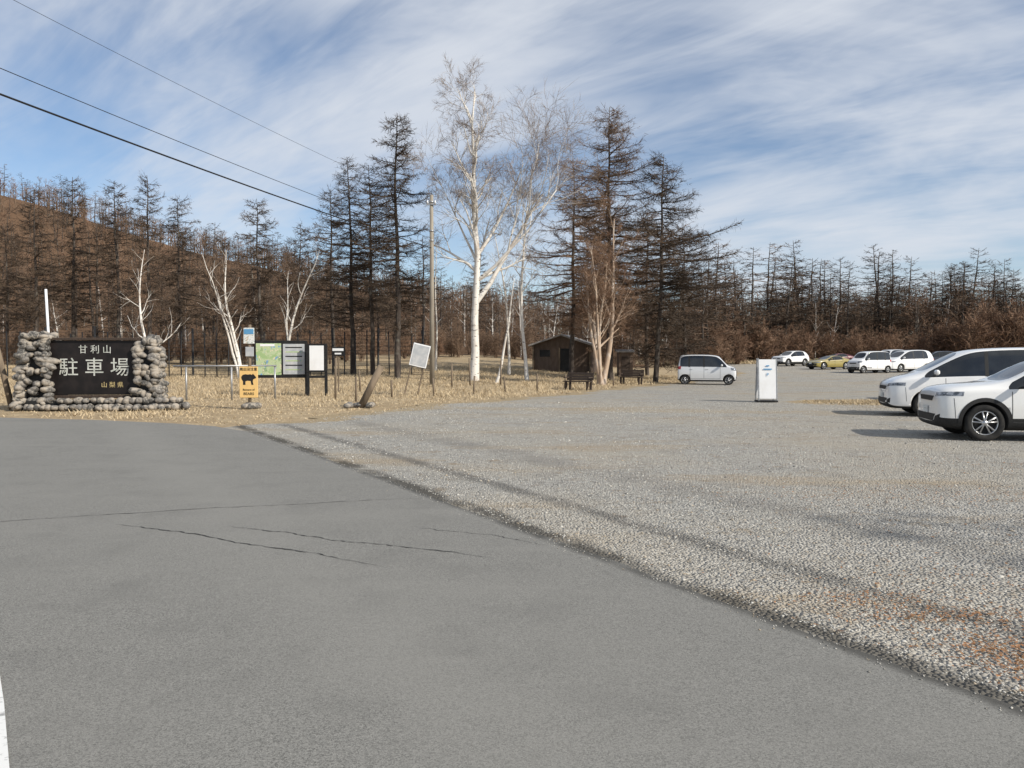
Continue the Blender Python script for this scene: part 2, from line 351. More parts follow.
# needle litter
pts=[]
for (cx,cy,sx,sy,n) in [(2.35,5.1,.25,.1,250),(2.75,4.75,.4,.12,500),(2.85,4.1,.3,.2,1300),(4.9,9,1.2,.35,900),(3.3,5.6,.8,.4,300),(7.3,11.5,1.5,.6,500),(3.9,7,1,.8,250)]:
    pts.append(np.stack([np.random.normal(cx,sx,n),np.random.normal(cy,sy,n)],-1))
P=np.concatenate(pts); P=P[P[:,0]>ax(P[:,1])+.12]; n=len(P); a=np.random.uniform(0,6.28,n); l=np.random.uniform(.012,.035,n); w=np.random.uniform(.004,.009,n)
d=np.stack([np.cos(a),np.sin(a)],-1)*l[:,None]; s=np.stack([-np.sin(a),np.cos(a)],-1)*w[:,None]; z=np.random.uniform(.012,.022,(n,3))
V=np.stack([P-s,P+s,P+d],1); V=np.concatenate([V,z[...,None]],-1).reshape(-1,3)
mk('needle_litter',V,np.arange(3*n).reshape(-1,3),[m_litter])
# grass blades
def blades(name,P,hh,mat=m_blade,wd=.012):
    n=len(P); z0=H(P[:,0],P[:,1])-.01; a=np.random.uniform(0,6.28,n); h=hh*np.random.uniform(.4,1.2,n); w=wd*np.random.uniform(.6,1.5,n)
    s=np.stack([np.cos(a),np.sin(a)],-1)*w[:,None]; ln=np.random.normal(0,.7,(n,2))*h[:,None]
    b0=np.concatenate([P-s,z0[:,None]],-1); b1=np.concatenate([P+s,z0[:,None]],-1); t=np.concatenate([P+ln,(z0+h)[:,None]],-1)
    V=np.stack([b0,b1,t],1).reshape(-1,3); return mk(name,V,np.arange(3*n).reshape(-1,3),[mat])
n=150000; y=18+np.random.uniform(0,1,n)**.8*42; x=-.75*y-2+np.random.uniform(0,1,n)*(np.minimum(.3*y+6,20)+.75*y)
eY=np.interp(x,[-90,-40,-22,-13.65,-10.5,-8.2,-6.9,-5.5],[27,24.2,22.2,20.8,19.9,18.9,18.1,17.2])
cl=np.sin(x*2.1+np.sin(y*1.7)*2)*np.sin(y*1.9+np.sin(x*1.3)*2)
keep=(y>eY+.3+np.random.normal(.2,.3,n))&(x<LX(y)+np.random.normal(.0,.45,n))&(cl+np.random.normal(0,.5,n)>-.1)
P=np.stack([x,y],-1)[keep]; blades('dry_grass',P,.045+.07*(np.sin(P[:,0]*.7)*np.sin(P[:,1]*.5)>.2)+.09*ss(27,34,P[:,1]),wd=.014)
n=3000; r=np.sqrt(np.random.rand(n)); a=np.random.uniform(0,6.28,n); P=np.stack([13.2+2.8*r*np.cos(a),28+1.5*r*np.sin(a)],-1); blades('grass_island',P,.1,wd=.013)
n=30000; y=np.random.uniform(90,104,n); x=np.random.uniform(14,90,n); blades('distant_grass',np.stack([x,y],-1),.5,wd=.05)
# ---------------------------------------------------------------- trees
def at_(x,y): return (x,y,Hz(x,y)-.05)
larch('larch_tree',11,15.9,3.0,1.1,tw=.028,loc=at_(-6.9,47),lo=.16,prof=1.7)
larch('larch_tree',12,14.2,2.7,1.0,tw=.026,loc=at_(-10.4,51),lo=.2,prof=1.8)
larch('larch_tree',13,13.4,2.4,.9,tw=.024,loc=at_(-8.9,50),lo=.3,prof=1.8)
larch('larch_tree',14,17.4,4.3,1.1,tw=.026,loc=at_(6.3,50),lo=.2,mats=[m_lbark,m_gtwig],prof=1.8)
larch('larch_tree',15,14.2,4.0,1.15,tw=.028,loc=at_(9.0,49),lo=.08,prof=1.8)
larch('larch_tree',16,10.6,4.2,1.15,tw=.028,loc=at_(12.0,54),lo=.06,prof=2.)
larch('larch_tree',17,15.0,3.6,1.,tw=.026,loc=at_(4.1,54),lo=.2,mats=[m_lbark,m_rtwig],prof=1.8)
larch('larch_tree',18,12.5,3.4,1.,tw=.03,loc=at_(10.4,60),lo=.1,mats=[m_lbark,m_gtwig],prof=1.9)
larch('larch_tree',19,12.5,3.6,1.,tw=.03,loc=at_(7.2,57),lo=.15,mats=[m_lbark,m_rtwig],prof=2)
decid('birch_tree',21,16.4,.25,[m_bbark,m_btwig],loc=at_(-2.2,45),lean=(.02,0),nl=17,spread=.31,lvls=3,kids=5,start=.33,tw=.016,wig=.2,thr=.010,lr=1.4,
    fork=[(.28,.95,.1,1,.46,.8),(.42,-.35,.2,1,.27,.5),(.36,.9,-.2,.55,.42,.6),(.45,.6,.2,1,.38,.7)])
decid('birch_tree',22,13.,.11,[m_bbark,m_btwig],loc=at_(.9,46.5),nl=12,spread=.2,lvls=3,kids=4,start=.4,tw=.018)
decid('birch_tree',23,9.5,.15,[m_tan,m_rtwig],loc=at_(4.9,43.5),stems=5,nl=8,spread=.32,lvls=3,kids=5,start=.3,tw=.018,lr=1.3,thr=.012)
decid('birch_tree',24,8.4,.1,[m_bbark,m_gtwig],loc=at_(-21.4,46),nl=10,spread=.36,lvls=2,kids=4,start=.2,wig=.24,thr=.012,lr=1.2)
decid('birch_tree',25,8.5,.11,[m_bbark,m_gtwig],loc=at_(-16.4,47),stems=3,lean=(-.25,0),nl=8,spread=.34,lvls=2,kids=4,start=.35,wig=.26,thr=.012,lr=1.2)
decid('birch_tree',26,8.5,.1,[m_bbark,m_gtwig],loc=at_(-14.2,49),lean=(.15,0),stems=2,nl=8,spread=.33,lvls=2,kids=4,start=.3,wig=.24,thr=.012,lr=1.2)
decid('birch_tree',27,6,.08,[m_bbark,m_btwig],loc=at_(-.9,43),lean=(.3,0),nl=5,spread=.25,lvls=2,kids=3,start=.4)
decid('birch_tree',28,10,.09,[m_bbark,m_btwig],loc=at_(-.2,52),nl=8,spread=.25,lvls=2,kids=4,start=.35)
decid('birch_tree',29,9,.08,[m_bbark,m_gtwig],loc=at_(-5.4,55),nl=8,spread=.25,lvls=2,kids=4,start=.35)
for i,(px,yb,top) in enumerate([(38,60,188),(75,62,178),(120,60,183),(152,58,176),(182,64,198),(264,58,200),(300,66,225),(225,70,235),(8,66,225),(335,60,190)]):
    x=(px-512)/780*yb; larch('larch_tree',40+i,(358-top)/780*yb+1.6-Hz(x,yb),U(2.2,3.2),.85,tw=.034,loc=at_(x,yb),lo=.22,prof=1.7)
# shade trees to the right of the viewpoint
decid('oak_tree',71,8.6,.17,[m_gbark,m_gtwig],loc=(16,-1.2,0),nl=15,spread=.36,lvls=3,kids=5,start=.4)
decid('oak_tree',72,9,.18,[m_gbark,m_gtwig],loc=(20.5,.6,0),nl=14,spread=.38,lvls=3,kids=5,start=.3)
# distant forest: merged meshes
NL=[(larch(None,101,14,3.0,.6,tw=.05,lo=.18,nbf=7,tf=9,sub=2,prof=1.8),0),(larch(None,102,15,2.7,.6,tw=.05,lo=.28,nbf=7,tf=9,sub=2,prof=1.8),0),(larch(None,103,13,3.3,.6,tw=.05,lo=.13,nbf=7,tf=9,sub=2,prof=2),1)]
ND=[(decid(None,105,10.5,.14,nl=12,spread=.4,lvls=2,kids=6,tw=.05,start=.18,ttw=4),1),(decid(None,106,9.5,.13,nl=12,spread=.42,lvls=2,kids=6,tw=.05,start=.12,ttw=4),2),(decid(None,107,10,.12,nl=10,spread=.33,lvls=2,kids=5,tw=.045,start=.25,ttw=4),3),(decid(None,108,10,.13,nl=12,spread=.42,lvls=2,kids=6,tw=.05,start=.15,ttw=4),1)]
FL=[(larch(None,111,14,3.4,.5,tw=.13,lo=.15,nbf=5,tf=4,sub=1,prof=2),0),(larch(None,112,13,3.2,.5,tw=.13,lo=.15,nbf=5,tf=4,sub=1,prof=2),1)]
FD=[(decid(None,115,10,.15,nl=8,spread=.42,lvls=1,kids=5,tw=.12,start=.15,ttw=5),1),(decid(None,116,9.5,.15,nl=8,spread=.42,lvls=1,kids=5,tw=.12,start=.12,ttw=5),4)]
SH=[(decid(None,120,3.6,.05,stems=7,nl=7,spread=.5,lvls=2,kids=4,tw=.045,start=.08,ttw=4),4),(decid(None,121,3.,.05,stems=6,nl=6,spread=.55,lvls=2,kids=4,tw=.04,start=.08,ttw=3),5)]
MATF=[m_lbark,m_ltwig,m_gbark,m_gtwig,m_rtwig,m_bbark]
PAIR=[(0,1),(0,3),(2,4),(5,3),(3,4),(3,3)]
class Forest:
    def __init__(s): s.V=[];s.T=[];s.N=[];s.M=[];s.b=0
    def add(s,vr,x,y,sx,sz=None):
        (v,lt,ln,m),pr=vr; sz=sz or sx; a=U(0,6.28); c,sn=math.cos(a),math.sin(a); lx,ly=U(-.05,.05),U(-.05,.05)
        q=np.empty_like(v); q[:,0]=(v[:,0]*c-v[:,1]*sn)*sx+x+v[:,2]*lx; q[:,1]=(v[:,0]*sn+v[:,1]*c)*sx+y+v[:,2]*ly; q[:,2]=v[:,2]*sz+Hz(x,y)-.1
        s.V.append(q); s.T.append(lt+s.b); s.N.append(ln); s.b+=len(v); s.M.append(np.where(m==0,PAIR[pr][0],PAIR[pr][1]))
    def obj(s,name): 
        print(name,sum(len(n) for n in s.N)); return mk(name,np.concatenate(s.V),(np.concatenate(s.T),np.concatenate(s.N)),MATF,np.concatenate(s.M),smooth=True)
random.seed(5)
A=Forest(); B=Forest(); C=Forest(); D=Forest()
cnt=0
while cnt<230:
    y=60+75*U(0,1)**.9; x=U(-.85*y-6,.12*y+8)
    if y<80 and x>-12: continue
    v=random.choice(NL if U(0,1)<.35 else ND)
    s_=U(.5,.88); A.add(v,x,y,s_*U(.95,1.35),s_); cnt+=1
A.obj('wooded_slope_trees')
for i in range(1250):
    y=120+160*U(0,1)**.8; x=U(-.9*y-6,.14*y+8); v=random.choice(FL if U(0,1)<.2 else FD); B.add(v,x,y,U(.7,1.1),U(.55,.9))
B.obj('distant_hill_forest')
for i in range(290):
    y=U(103,135); x=U(10,.88*y+12); v=random.choice(NL if U(0,1)<.42 else ND); s_=U(.6,1.02); C.add(v,x,y,s_*U(1.,1.4),s_)
for i in range(320):
    y=U(130,190); x=U(12,.9*y+15); v=random.choice(FL if U(0,1)<.35 else FD); C.add(v,x,y,U(.85,1.3),U(.8,1.15))
for px,top,yb in [(768,232,108),(800,240,112),(838,258,106),(880,244,110),(845,268,104),(735,252,100),(905,256,108),(968,248,106),(925,266,112),(1010,268,108),(745,272,95),(715,232,92),(702,255,88),(785,262,104),(820,250,115),(990,262,110)]:
    x=(px-512)/780*yb; hh=(358-top)/780*yb+1.6-Hz(x,yb)
    for q in range(2): C.add(random.choice(NL),x+q*U(-1.2,1.2),yb+q*2,hh/14.2*1.4,hh/14.*(1-.12*q))
C.obj('distant_tree_line')
for i in range(130):
    y=U(97,106); D.add(SH[0],U(17,.8*y+8),y,U(.7,1.35))
for px,yb,k in [(738,96,1.7),(756,95,1.5),(990,98,2.0),(968,97,1.8),(1010,97,2.0),(1035,97,2.0),(945,99,1.5),(726,92,1.4)]:
    for q in range(2): D.add(SH[0],(px-512)/780*yb+U(-1,1),yb+U(-.5,.5),k*1.1,k)
for i in range(20): D.add(SH[0],U(19,26),U(86,96),U(.7,1.1))
for i in range(130):
    y=U(60,85); D.add(random.choice(SH),U(-.8*y,-14+.1*y),y,U(.4,.9))
for i in range(60): D.add(SH[1],U(-10,18),U(74,92),U(.6,1.1))
D.obj('shrubs')
# ---------------------------------------------------------------- stones
bm=bmesh.new(); bmesh.ops.create_icosphere(bm,subdivisions=2,radius=1); icoV=np.array([v.co[:] for v in bm.verts]); icoF=np.array([[v.index for v in f.verts] for f in bm.faces]); bm.free()
def stones(name,lst,parent=None,mat=None):
    Vs=[];Fs=[];
    for i,(p,r) in enumerate(lst):
        v=icoV.copy()
        for k in range(4):
            d=np.random.normal(size=3); d/=np.linalg.norm(d); q=np.random.uniform(.6,.9); t=v@d; v-=np.outer(np.where(t>q,(t-q)*.7,0),d)
        v*= np.array(r)*np.random.uniform(.85,1.15,3); a=np.random.uniform(-.4,.4); c,s=math.cos(a),math.sin(a)
        v[:,[0,2]]=v[:,[0,2]]@np.array([[c,-s],[s,c]]); a=np.random.uniform(0,6.28); c,s=math.cos(a),math.sin(a)
        v[:,:2]=v[:,:2]@np.array([[c,-s],[s,c]])
        Vs.append(v+np.array(p)); Fs.append(icoF+len(icoV)*i)
    return mk(name,np.concatenate(Vs),np.concatenate(Fs),[mat or m_stone],parent=parent,smooth=True)
def pillar(parent,name,cx,cy,w,h):
    L=[];z=.1
    while z<h:
        k=w*(1-.35*z/h); q=random.choice((2,3,4))
        for side in range(4):
            for j in range(q):
                t=-.42+.84*j/(q-1)+U(-.07,.07); ox,oy=[(t,-.4),(.4,t),(t,.4),(-.4,t)][side]
                r=U(.75,1.3)
                L.append(((cx+ox*k,cy+oy*k,z+U(-.07,.07)),(w*.36/q*r*1.5,.13*r,U(.08,.15))))
        z+=U(.15,.21)
    for q in range(4): L.append(((cx+U(-.2,.2),cy+U(-.15,.15),h+U(0,.05)),(.17,.15,.11)))
    stones(name,L,parent); box(name+'_core',(w*.5,w*.5,h),(cx,cy,h/2),m_ink,parent)
sg=empty('stone_parking_sign',(-12.75,24.3,0),math.radians(4))
pillar(sg,'stone_pillar',-1.87,0,1.1,2.3); pillar(sg,'stone_pillar',1.42,0,.78,2.2)
L=[]
for i in range(26):
    t=i/25; x=-2.2+4.6*t
    for z,yo in ((.1,-.8),(.3,-.65)):
        L.append(((x+U(-.06,.06),yo+.25*(abs(t-.5)*2)**2*1.2+U(-.05,.05),z),(U(.1,.17),.14,U(.09,.13))))
for i in range(12): L.append(((1.6+.09*i,-.2+U(-.3,.3),.12),(.15,.14,.12)))
stones('stone_base',L,sg)
box('base_core',(4.0,.9,.3),(0,-.15,.15),m_ink,sg)
box('sign_board',(2.62,.12,1.68),(-.2,-.1,1.3),m_black,sg); box('sign_ledge',(2.5,.2,.1),(-.2,-.14,.4),m_dwood,sg)
box('sign_cap',(2.66,.3,.08),(-.2,-.1,2.19),m_dwood,sg)
def text(parent,name,s,size,loc,mat,rot=(math.pi/2,0,0),ex=.003,sx=1):
    c=bpy.data.curves.new(name,'FONT'); c.body=s; c.size=size; c.extrude=ex; c.align_x='CENTER'; c.align_y='CENTER'; c.materials.append(mat)
    o=bpy.data.objects.new(name,c); o.location=loc; o.rotation_euler=rot; o.scale=(sx,1,1); return link(o,parent)
text(sg,'text_top','甘 利 山',.28,(-.15,-.165,1.85),m_letter); text(sg,'text_main','駐 車 場',.6,(-.18,-.165,1.28),m_letter)
text(sg,'text_foot','山 梨 県',.19,(.35,-.165,.76),m_gold)
def cyl(name,a,b,r1,r2,mat,parent=None,n=10):
    t=TB(); t.tube([Vector(a),Vector(b)],[r1,r2],n,0)
    t.F.append(tuple(range(n))[::-1]); t.M.append(0)
    return t.obj(name,[mat],parent=parent)
cyl('marker_post',(-15.1,25.6,0),(-15.25,25.6,3.85),.04,.04,m_white)
fp=empty('wooden_rail_fence')
cyl('post',(-15.4,24,0),(-15.85,24,2.0),.09,.08,m_wood,fp); cyl('post',(-16.9,24.3,0),(-16.8,24.3,1.6),.09,.08,m_wood,fp)
cyl('rail',(-15.9,23.9,1.7),(-18.5,24.4,1.1),.05,.05,m_wood,fp)
fr=empty('pipe_rail_fence')
cyl('rail',(-12.6,29,1.3),(-9.2,30.5,1.3),.03,.03,m_galv,fr)
for k in range(3): cyl('post',(-12.2+k*1.46,29.2+k*.66,0),(-12.2+k*1.46,29.2+k*.66,1.28),.035,.035,m_galv,fr)
# mesh fence
df=empty('wire_mesh_fence'); xs=np.arange(-31,-5,.7)
t=TB()
fy=lambda x:47.5+.15*(x+26)
for i,x in enumerate(xs):
    y=fy(x); z=Hz(x,y); r=.07 if i%4==0 else .04
    t.tube([Vector((x,y,z-.1)),Vector((x+U(-.04,.04),y,z+(3.1 if i%4==0 else 2.8)+U(-.1,.1)))],[r,r],5,0)
for k in range(12):
    t.tube([Vector((x,fy(x),Hz(x,fy(x))+.15+k*.24)) for x in xs],[.013]*len(xs),3,0)
t.obj('posts_and_wires',[m_bmetal],parent=df)
# ---------------------------------------------------------------- bear warning sign
b=empty('bear_warning_sign',(-8.3,24.6,0))
cyl('post',(0,.05,0),(.03,.05,2.65),.05,.05,m_wood,b)
box('panel',(.58,.02,.98),(.0,-.02,.84+.0),m_yel,b)
text(b,'heading','熊出没注意',.11,(0,-.034,1.24),m_ink)
text(b,'foot_a','Beware of',.09,(0,-.034,.6),m_ink); text(b,'foot_b','BEARS',.12,(0,-.034,.47),m_ink)
bear=[(-.2,.02),(-.21,.08),(-.17,.13),(-.1,.15),(-.02,.14),(.05,.15),(.1,.13),(.12,.165),(.15,.14),(.2,.09),(.22,.05),(.17,.03),(.13,.01),(.12,-.05),(.14,-.13),(.08,-.13),(.06,-.03),(-.03,-.02),(-.09,-.04),(-.09,-.13),(-.16,-.13),(-.16,-.04)]
mk('bear_figure',[(x*1.1,-.034,z*1.2+.91) for x,z in bear],[tuple(range(len(bear)))],[m_ink],parent=b)
box('upper_panel',(.34,.02,.5),(.02,-.02,2.3),m_print,b); box('upper_panel_header',(.3,.01,.16),(.02,-.036,2.43),m_blue,b)
box('mid_panel',(.26,.02,.3),(.04,-.03,1.8),m_grey,b)
stones('stone_footing',[((U(-.2,.2),U(-.2,.2),.08),(.16,.14,.11)) for _ in range(8)],b)
# ---------------------------------------------------------------- map board
mb=empty('map_board',(-9.2,33.5,0),math.radians(6))
for x in (-1.75,.35): box('post',(.09,.09,2.3),(x,0,1.15),m_bmetal,mb)
box('frame',(2.2,.07,1.6),(-.7,-.03,1.55),m_bmetal,mb); box('map_panel',(1.05,.01,1.35),(-1.2,-.073,1.55),m_map,mb); box('print_panel',(.9,.01,1.3),(-.15,-.073,1.55),m_grey,mb)
for r in range(6): box('print_line',(.7,.004,.05),(-.15,-.081,2.05-.19*r),m_map if r%2 else m_ink,mb,bev=0)
box('title',(.6,.006,.1),(-1.25,-.082,2.15),m_white,mb,bev=0)
nb=empty('notice_board',(-8.3,33.2,0),math.radians(4))
for x in (-.38,.38): box('post',(.12,.09,2.2),(x,0,1.1),m_bmetal,nb)
box('frame',(.88,.07,1.2),(0,-.03,1.6),m_bmetal,nb); box('sheet',(.6,.01,1.05),(0,-.073,1.6),m_white,nb); box('lower_panel',(.76,.05,.1),(0,-.01,.8),m_bmetal,nb)
sb=empty('small_sign',(-7.9,35.5,.05)); box('post',(.06,.06,1.95),(0,0,.97),m_wood,sb); box('panel',(.55,.03,.42),(0,-.045,1.85),m_bmetal,sb); box('print',(.5,.006,.12),(0,-.063,1.93),m_white,sb,bev=0); box('print',(.3,.006,.07),(0,-.063,1.75),m_white,sb,bev=0)
ln=empty('leaning_notice_sign',(-4.35,33.5,0)); ln.rotation_euler=(0,math.radians(13),math.radians(8))
for x in (-.27,.27): box('post',(.06,.06,2.15),(x,0,1.05),m_wood,ln)
box('panel',(.74,.03,.98),(0,-.05,1.75),m_white,ln); box('print',(.66,.006,.88),(0,-.069,1.75),m_grey,ln,bev=0)
lg=empty('leaning_log_post',(-4.95,25.2,0)); cyl('log',(0,0,-.1),(.72,.05,1.34),.12,.11,m_wood,lg,12)
stones('stone_footing',[((U(-.35,.4),U(-.3,.3),.07),(.15,.14,.1)) for _ in range(9)],lg)
st=empty('stake_fence'); random.seed(9)
for x,y,h in [(-6.2,31,.8),(-4.9,31.8,.7),(-3.3,33,.75),(-1.7,34.5,.8),(-.3,35.5,.7),(1.2,37,.8),(2.6,38.5,.7),(4,40.5,.8),(5.6,43,.7),(7.5,46.5,.7),(-7,36,1.0),(-3,39,1.2),(-.6,41,1.3),(-5.7,28.5,.9),(-6.8,30,1.6),(-2.2,41,1.4)]:
    z=Hz(x,y); cyl('stake',(x,y,z-.1),(x+U(-.06,.06),y,z+h),.045,.04,m_wood,st,7)
def bench(x,y,rz):
    e=empty('park_bench',(x,y,Hz(x,y)),rz)
    for k in range(3): box('seat_slat',(1.4,.13,.05),(0,-.22+.15*k,.42),m_dwood,e)
    for k in range(3): box('back_slat',(1.4,.04,.12),(0,.22+.03*k,.52+.13*k),m_dwood,e,rot=(-.2,0,0))
    for sx in (-.55,.55):
        box('leg_front',(.1,.08,.4),(sx,-.2,.2),m_dwood,e); box('leg_back',(.1,.08,.82),(sx,.28,.4),m_dwood,e,rot=(-.15,0,0)); box('arm',(.08,.55,.06),(sx*1.13,0,.6),m_dwood,e)
bench(3.2,37.6,-.5); bench(6.9,45.2,-.5)
# hut
hx,hy=4.1,60; h=empty('wooden_hut',(hx,hy,Hz(hx,hy)-.1),math.radians(-14))
W,D,E=4.3,3.4,2.05; R=2.75
V=[(-W/2,-D/2,0),(W/2,-D/2,0),(W/2,D/2,0),(-W/2,D/2,0),(-W/2,-D/2,E),(W/2,-D/2,E),(W/2,D/2,E),(-W/2,D/2,E),(0,-D/2,R),(0,D/2,R)]
mk('walls',V,[(0,1,5,8,4),(2,3,7,9,6),(1,2,6,5),(3,0,4,7)],[m_hut],parent=h)
for s in (-1,1):
    a=math.atan2(R-E,W/2); Lr=W/2/math.cos(a)+.35
    box('roof_slope',(Lr,D+.8,.12),(s*(W/4+.14),0,(E+R)/2+.04-.01),m_roof,h,rot=(0,s*a,0))
box('door_opening',(.85,.05,1.8),(.35,-D/2-.01,.9),m_ink,h); box('door_frame',(.1,.08,1.9),(-.15,-D/2-.02,.95),m_wood,h); box('door_frame',(.1,.08,1.9),(.85,-D/2-.02,.95),m_wood,h)
box('window',(.8,.05,.5),(-1.25,-D/2-.01,1.45),m_ink,h); box('corner_trim',(.12,.12,2.),(-W/2,-D/2,1.),m_wood,h); box('corner_trim',(.12,.12,2.),(W/2,-D/2,1.),m_wood,h)
sh=empty('toilet_hut',(8.1,56,Hz(8.1,56)-.1)); box('walls',(1,1,1.9),(0,0,.95),m_hut,sh); box('roof',(1.3,1.3,.08),(0,0,1.96),m_roof,sh,rot=(.12,0,0)); box('door',(.6,.04,1.5),(0,-.51,.8),m_dwood,sh)  # small toilet building to the right of the hut
# standing signboard
ab=empty('standing_signboard',(9.2,28.2,0),math.radians(-4))
for s in (-1,1):
    box('panel',(.6,.03,1.42),(0,s*.17,.84),m_white,ab,rot=(s*.1,0,0)); 
    for x in (-.32,.32): box('leg',(.035,.04,1.6),(x,s*.18,.79),m_galv,ab,rot=(s*.1,0,0))
box('foot_bar',(.7,.6,.05),(0,0,.05),m_bmetal,ab)
for k,(w,zz) in enumerate([(.12,1.32),(.3,1.2)]): box('print',(w,.004,.04),(0,-.19+.1*(zz-.83)-.02,zz),m_blue,ab,rot=(-.1,0,0),bev=0)
text(ab,'lettering','P',.16,(0,-.19+.1*(1-.83)-.02,1.),m_blue,rot=(math.pi/2-.1,0,0)); 
# ---------------------------------------------------------------- utility pole & wires
def pole(x,y,h):
    z=Hz(x,y); e=empty('utility_pole',(x,y,z))
    cyl('shaft',(0,0,-.2),(0,0,h),.14,.09,m_pole,e,16)
    for zz in (h-.4,h-1.9,h-2.4): cyl('band',(0,0,zz),(0,0,zz+.08),.13,.13,m_galv,e,12)
    box('cross_arm',(.5,.07,.07),(0,-.1,h-.5),m_galv,e); 
    for s in (-.2,.2): cyl('insulator',(s,-.1,h-.46),(s,-.1,h-.3),.05,.03,m_white,e,8)
pole(-4.2,41,9.9); pole(-16,-5,9.9)
def wire(a,b,sag,r):
    P=[Vector(a).lerp(Vector(b),i/40)-Vector((0,0,4*sag*(i/40)*(1-i/40))) for i in range(41)]
    t=TB(); t.tube(P,[r]*41,6,0); return t.obj('power_line',[m_wire])
wire((-4.2,41,7.35),(-16,-5,7.5),.4,.022); wire((-4.2,41,7.85),(-16,-5,8.1),.42,.009); wire((-4.2,41,9.6),(-16,-5,9.7),.55,.005)
# ---------------------------------------------------------------- cars
def wheel(parent,x,y,R,side):
    e=bpy.data.objects.new('wheel',None); e.location=(x,y,R); e.rotation_euler=(0,0,0 if side>0 else math.pi); link(e,parent)
    def lathe(name,prof,mat,n=36,closed=True):
        V=[];F=[];m=len(prof)
        for i in range(n):
            a=2*math.pi*i/n
            for r,yy in prof: V.append((r*math.cos(a),yy,r*math.sin(a)))
        for i in range(n):
            for j in range(m if closed else m-1):
                a=i*m+j;b=i*m+(j+1)%m;c=((i+1)%n)*m+(j+1)%m;d=((i+1)%n)*m+j; F.append((a,d,c,b))
        return mk(name,V,F,[mat],parent=e,smooth=True)
    lathe('tyre',[(.66*R,-.08),(.72*R,-.1),(.93*R,-.105),(R,-.08),(R,.08),(.93*R,.105),(.72*R,.1),(.66*R,.08)],m_tyre)
    lathe('rim',[(.67*R,-.07),(.67*R,.088),(.63*R,.094),(.61*R,.07),(.6*R,-.07)],m_alloy)
    lathe('dark_dish',[(.61*R,.0),(.001,.0)],m_plas,closed=False)
    t=TB()
    for k in range(5):
        for dd in (-.16,.16):
            a=2*math.pi*k/5+.3
            t.tube([Vector((.1*R*math.cos(a+dd),.075,.1*R*math.sin(a+dd))),Vector((.62*R*math.cos(a+dd*1.3),.085,.62*R*math.sin(a+dd*1.3)))],[.045*R,.05*R],4,0)
    t.obj('spokes',[m_alloy],parent=e,smooth=False)
    lathe('hub',[(.001,.1),(.14*R,.095),(.17*R,.06),(.001,.0)],m_alloy,16,False)
SPEC={
'suv':dict(st=[(2.09,.34,.76,.82,.6,.5),(2.05,.24,.88,.96,.8,.66),(1.82,.2,.95,1.05,.872,.74),(1.3,.2,.98,1.09,.88,.76),(.88,.2,1.0,1.13,.88,.74),(.2,.2,1.02,1.53,.88,.64),(-.1,.2,1.03,1.60,.88,.62),(-.8,.2,1.05,1.62,.88,.62),(-1.3,.2,1.09,1.59,.88,.61),(-1.76,.22,1.14,1.50,.87,.59),(-2.02,.28,1.04,1.14,.82,.66),(-2.09,.38,.85,.92,.72,.58)],
  cowl=4,front=5,rear=9,W=1.76,H=1.62,wb=1.28,R=.35,clad=True,lz=.88,tz=1.0),
'mpv':dict(st=[(2.38,.34,.72,.77,.6,.5),(2.32,.22,.86,.93,.8,.68),(2.08,.2,.97,1.05,.88,.75),(1.72,.2,1.04,1.14,.9,.77),(1.5,.2,1.07,1.21,.9,.76),(.55,.2,1.1,1.74,.9,.66),(.15,.2,1.11,1.84,.9,.65),(-.9,.2,1.12,1.88,.9,.65),(-1.6,.2,1.14,1.86,.9,.64),(-2.12,.22,1.16,1.76,.88,.62),(-2.32,.28,1.1,1.2,.84,.7),(-2.4,.36,.85,.92,.75,.6)],
  cowl=4,front=5,rear=9,W=1.8,H=1.88,wb=1.43,R=.335,clad=False,lz=.86,tz=1.05),
'kei':dict(st=[(1.7,.34,.78,.84,.6,.5),(1.66,.22,.9,.97,.69,.6),(1.48,.2,1.0,1.08,.73,.66),(1.3,.2,1.03,1.11,.735,.68),(1.15,.2,1.04,1.18,.735,.67),(.72,.2,1.05,1.66,.735,.62),(.45,.2,1.05,1.76,.735,.61),(-.4,.2,1.06,1.79,.735,.61),(-1.1,.2,1.06,1.78,.735,.61),(-1.55,.2,1.07,1.74,.73,.6),(-1.66,.25,1.04,1.16,.71,.64),(-1.7,.32,.85,.92,.66,.58)],
  cowl=4,front=5,rear=9,W=1.475,H=1.79,wb=1.26,R=.28,clad=False,lz=.88,tz=1.0),
'coupe':dict(st=[(2.1,.3,.52,.56,.6,.5),(2.02,.2,.62,.68,.76,.66),(1.75,.16,.72,.8,.86,.74),(1.3,.15,.78,.87,.88,.76),(.8,.15,.82,.93,.88,.74),(.05,.15,.85,1.22,.88,.58),(-.2,.15,.86,1.27,.88,.56),(-.6,.15,.88,1.27,.88,.56),(-.9,.15,.9,1.22,.89,.56),(-1.2,.16,.92,1.14,.89,.58),(-1.9,.2,.88,.97,.84,.68),(-2.1,.32,.75,.82,.74,.62)],
  cowl=4,front=5,rear=9,W=1.76,H=1.28,wb=1.27,R=.32,clad=False,lz=.62,tz=.8)}
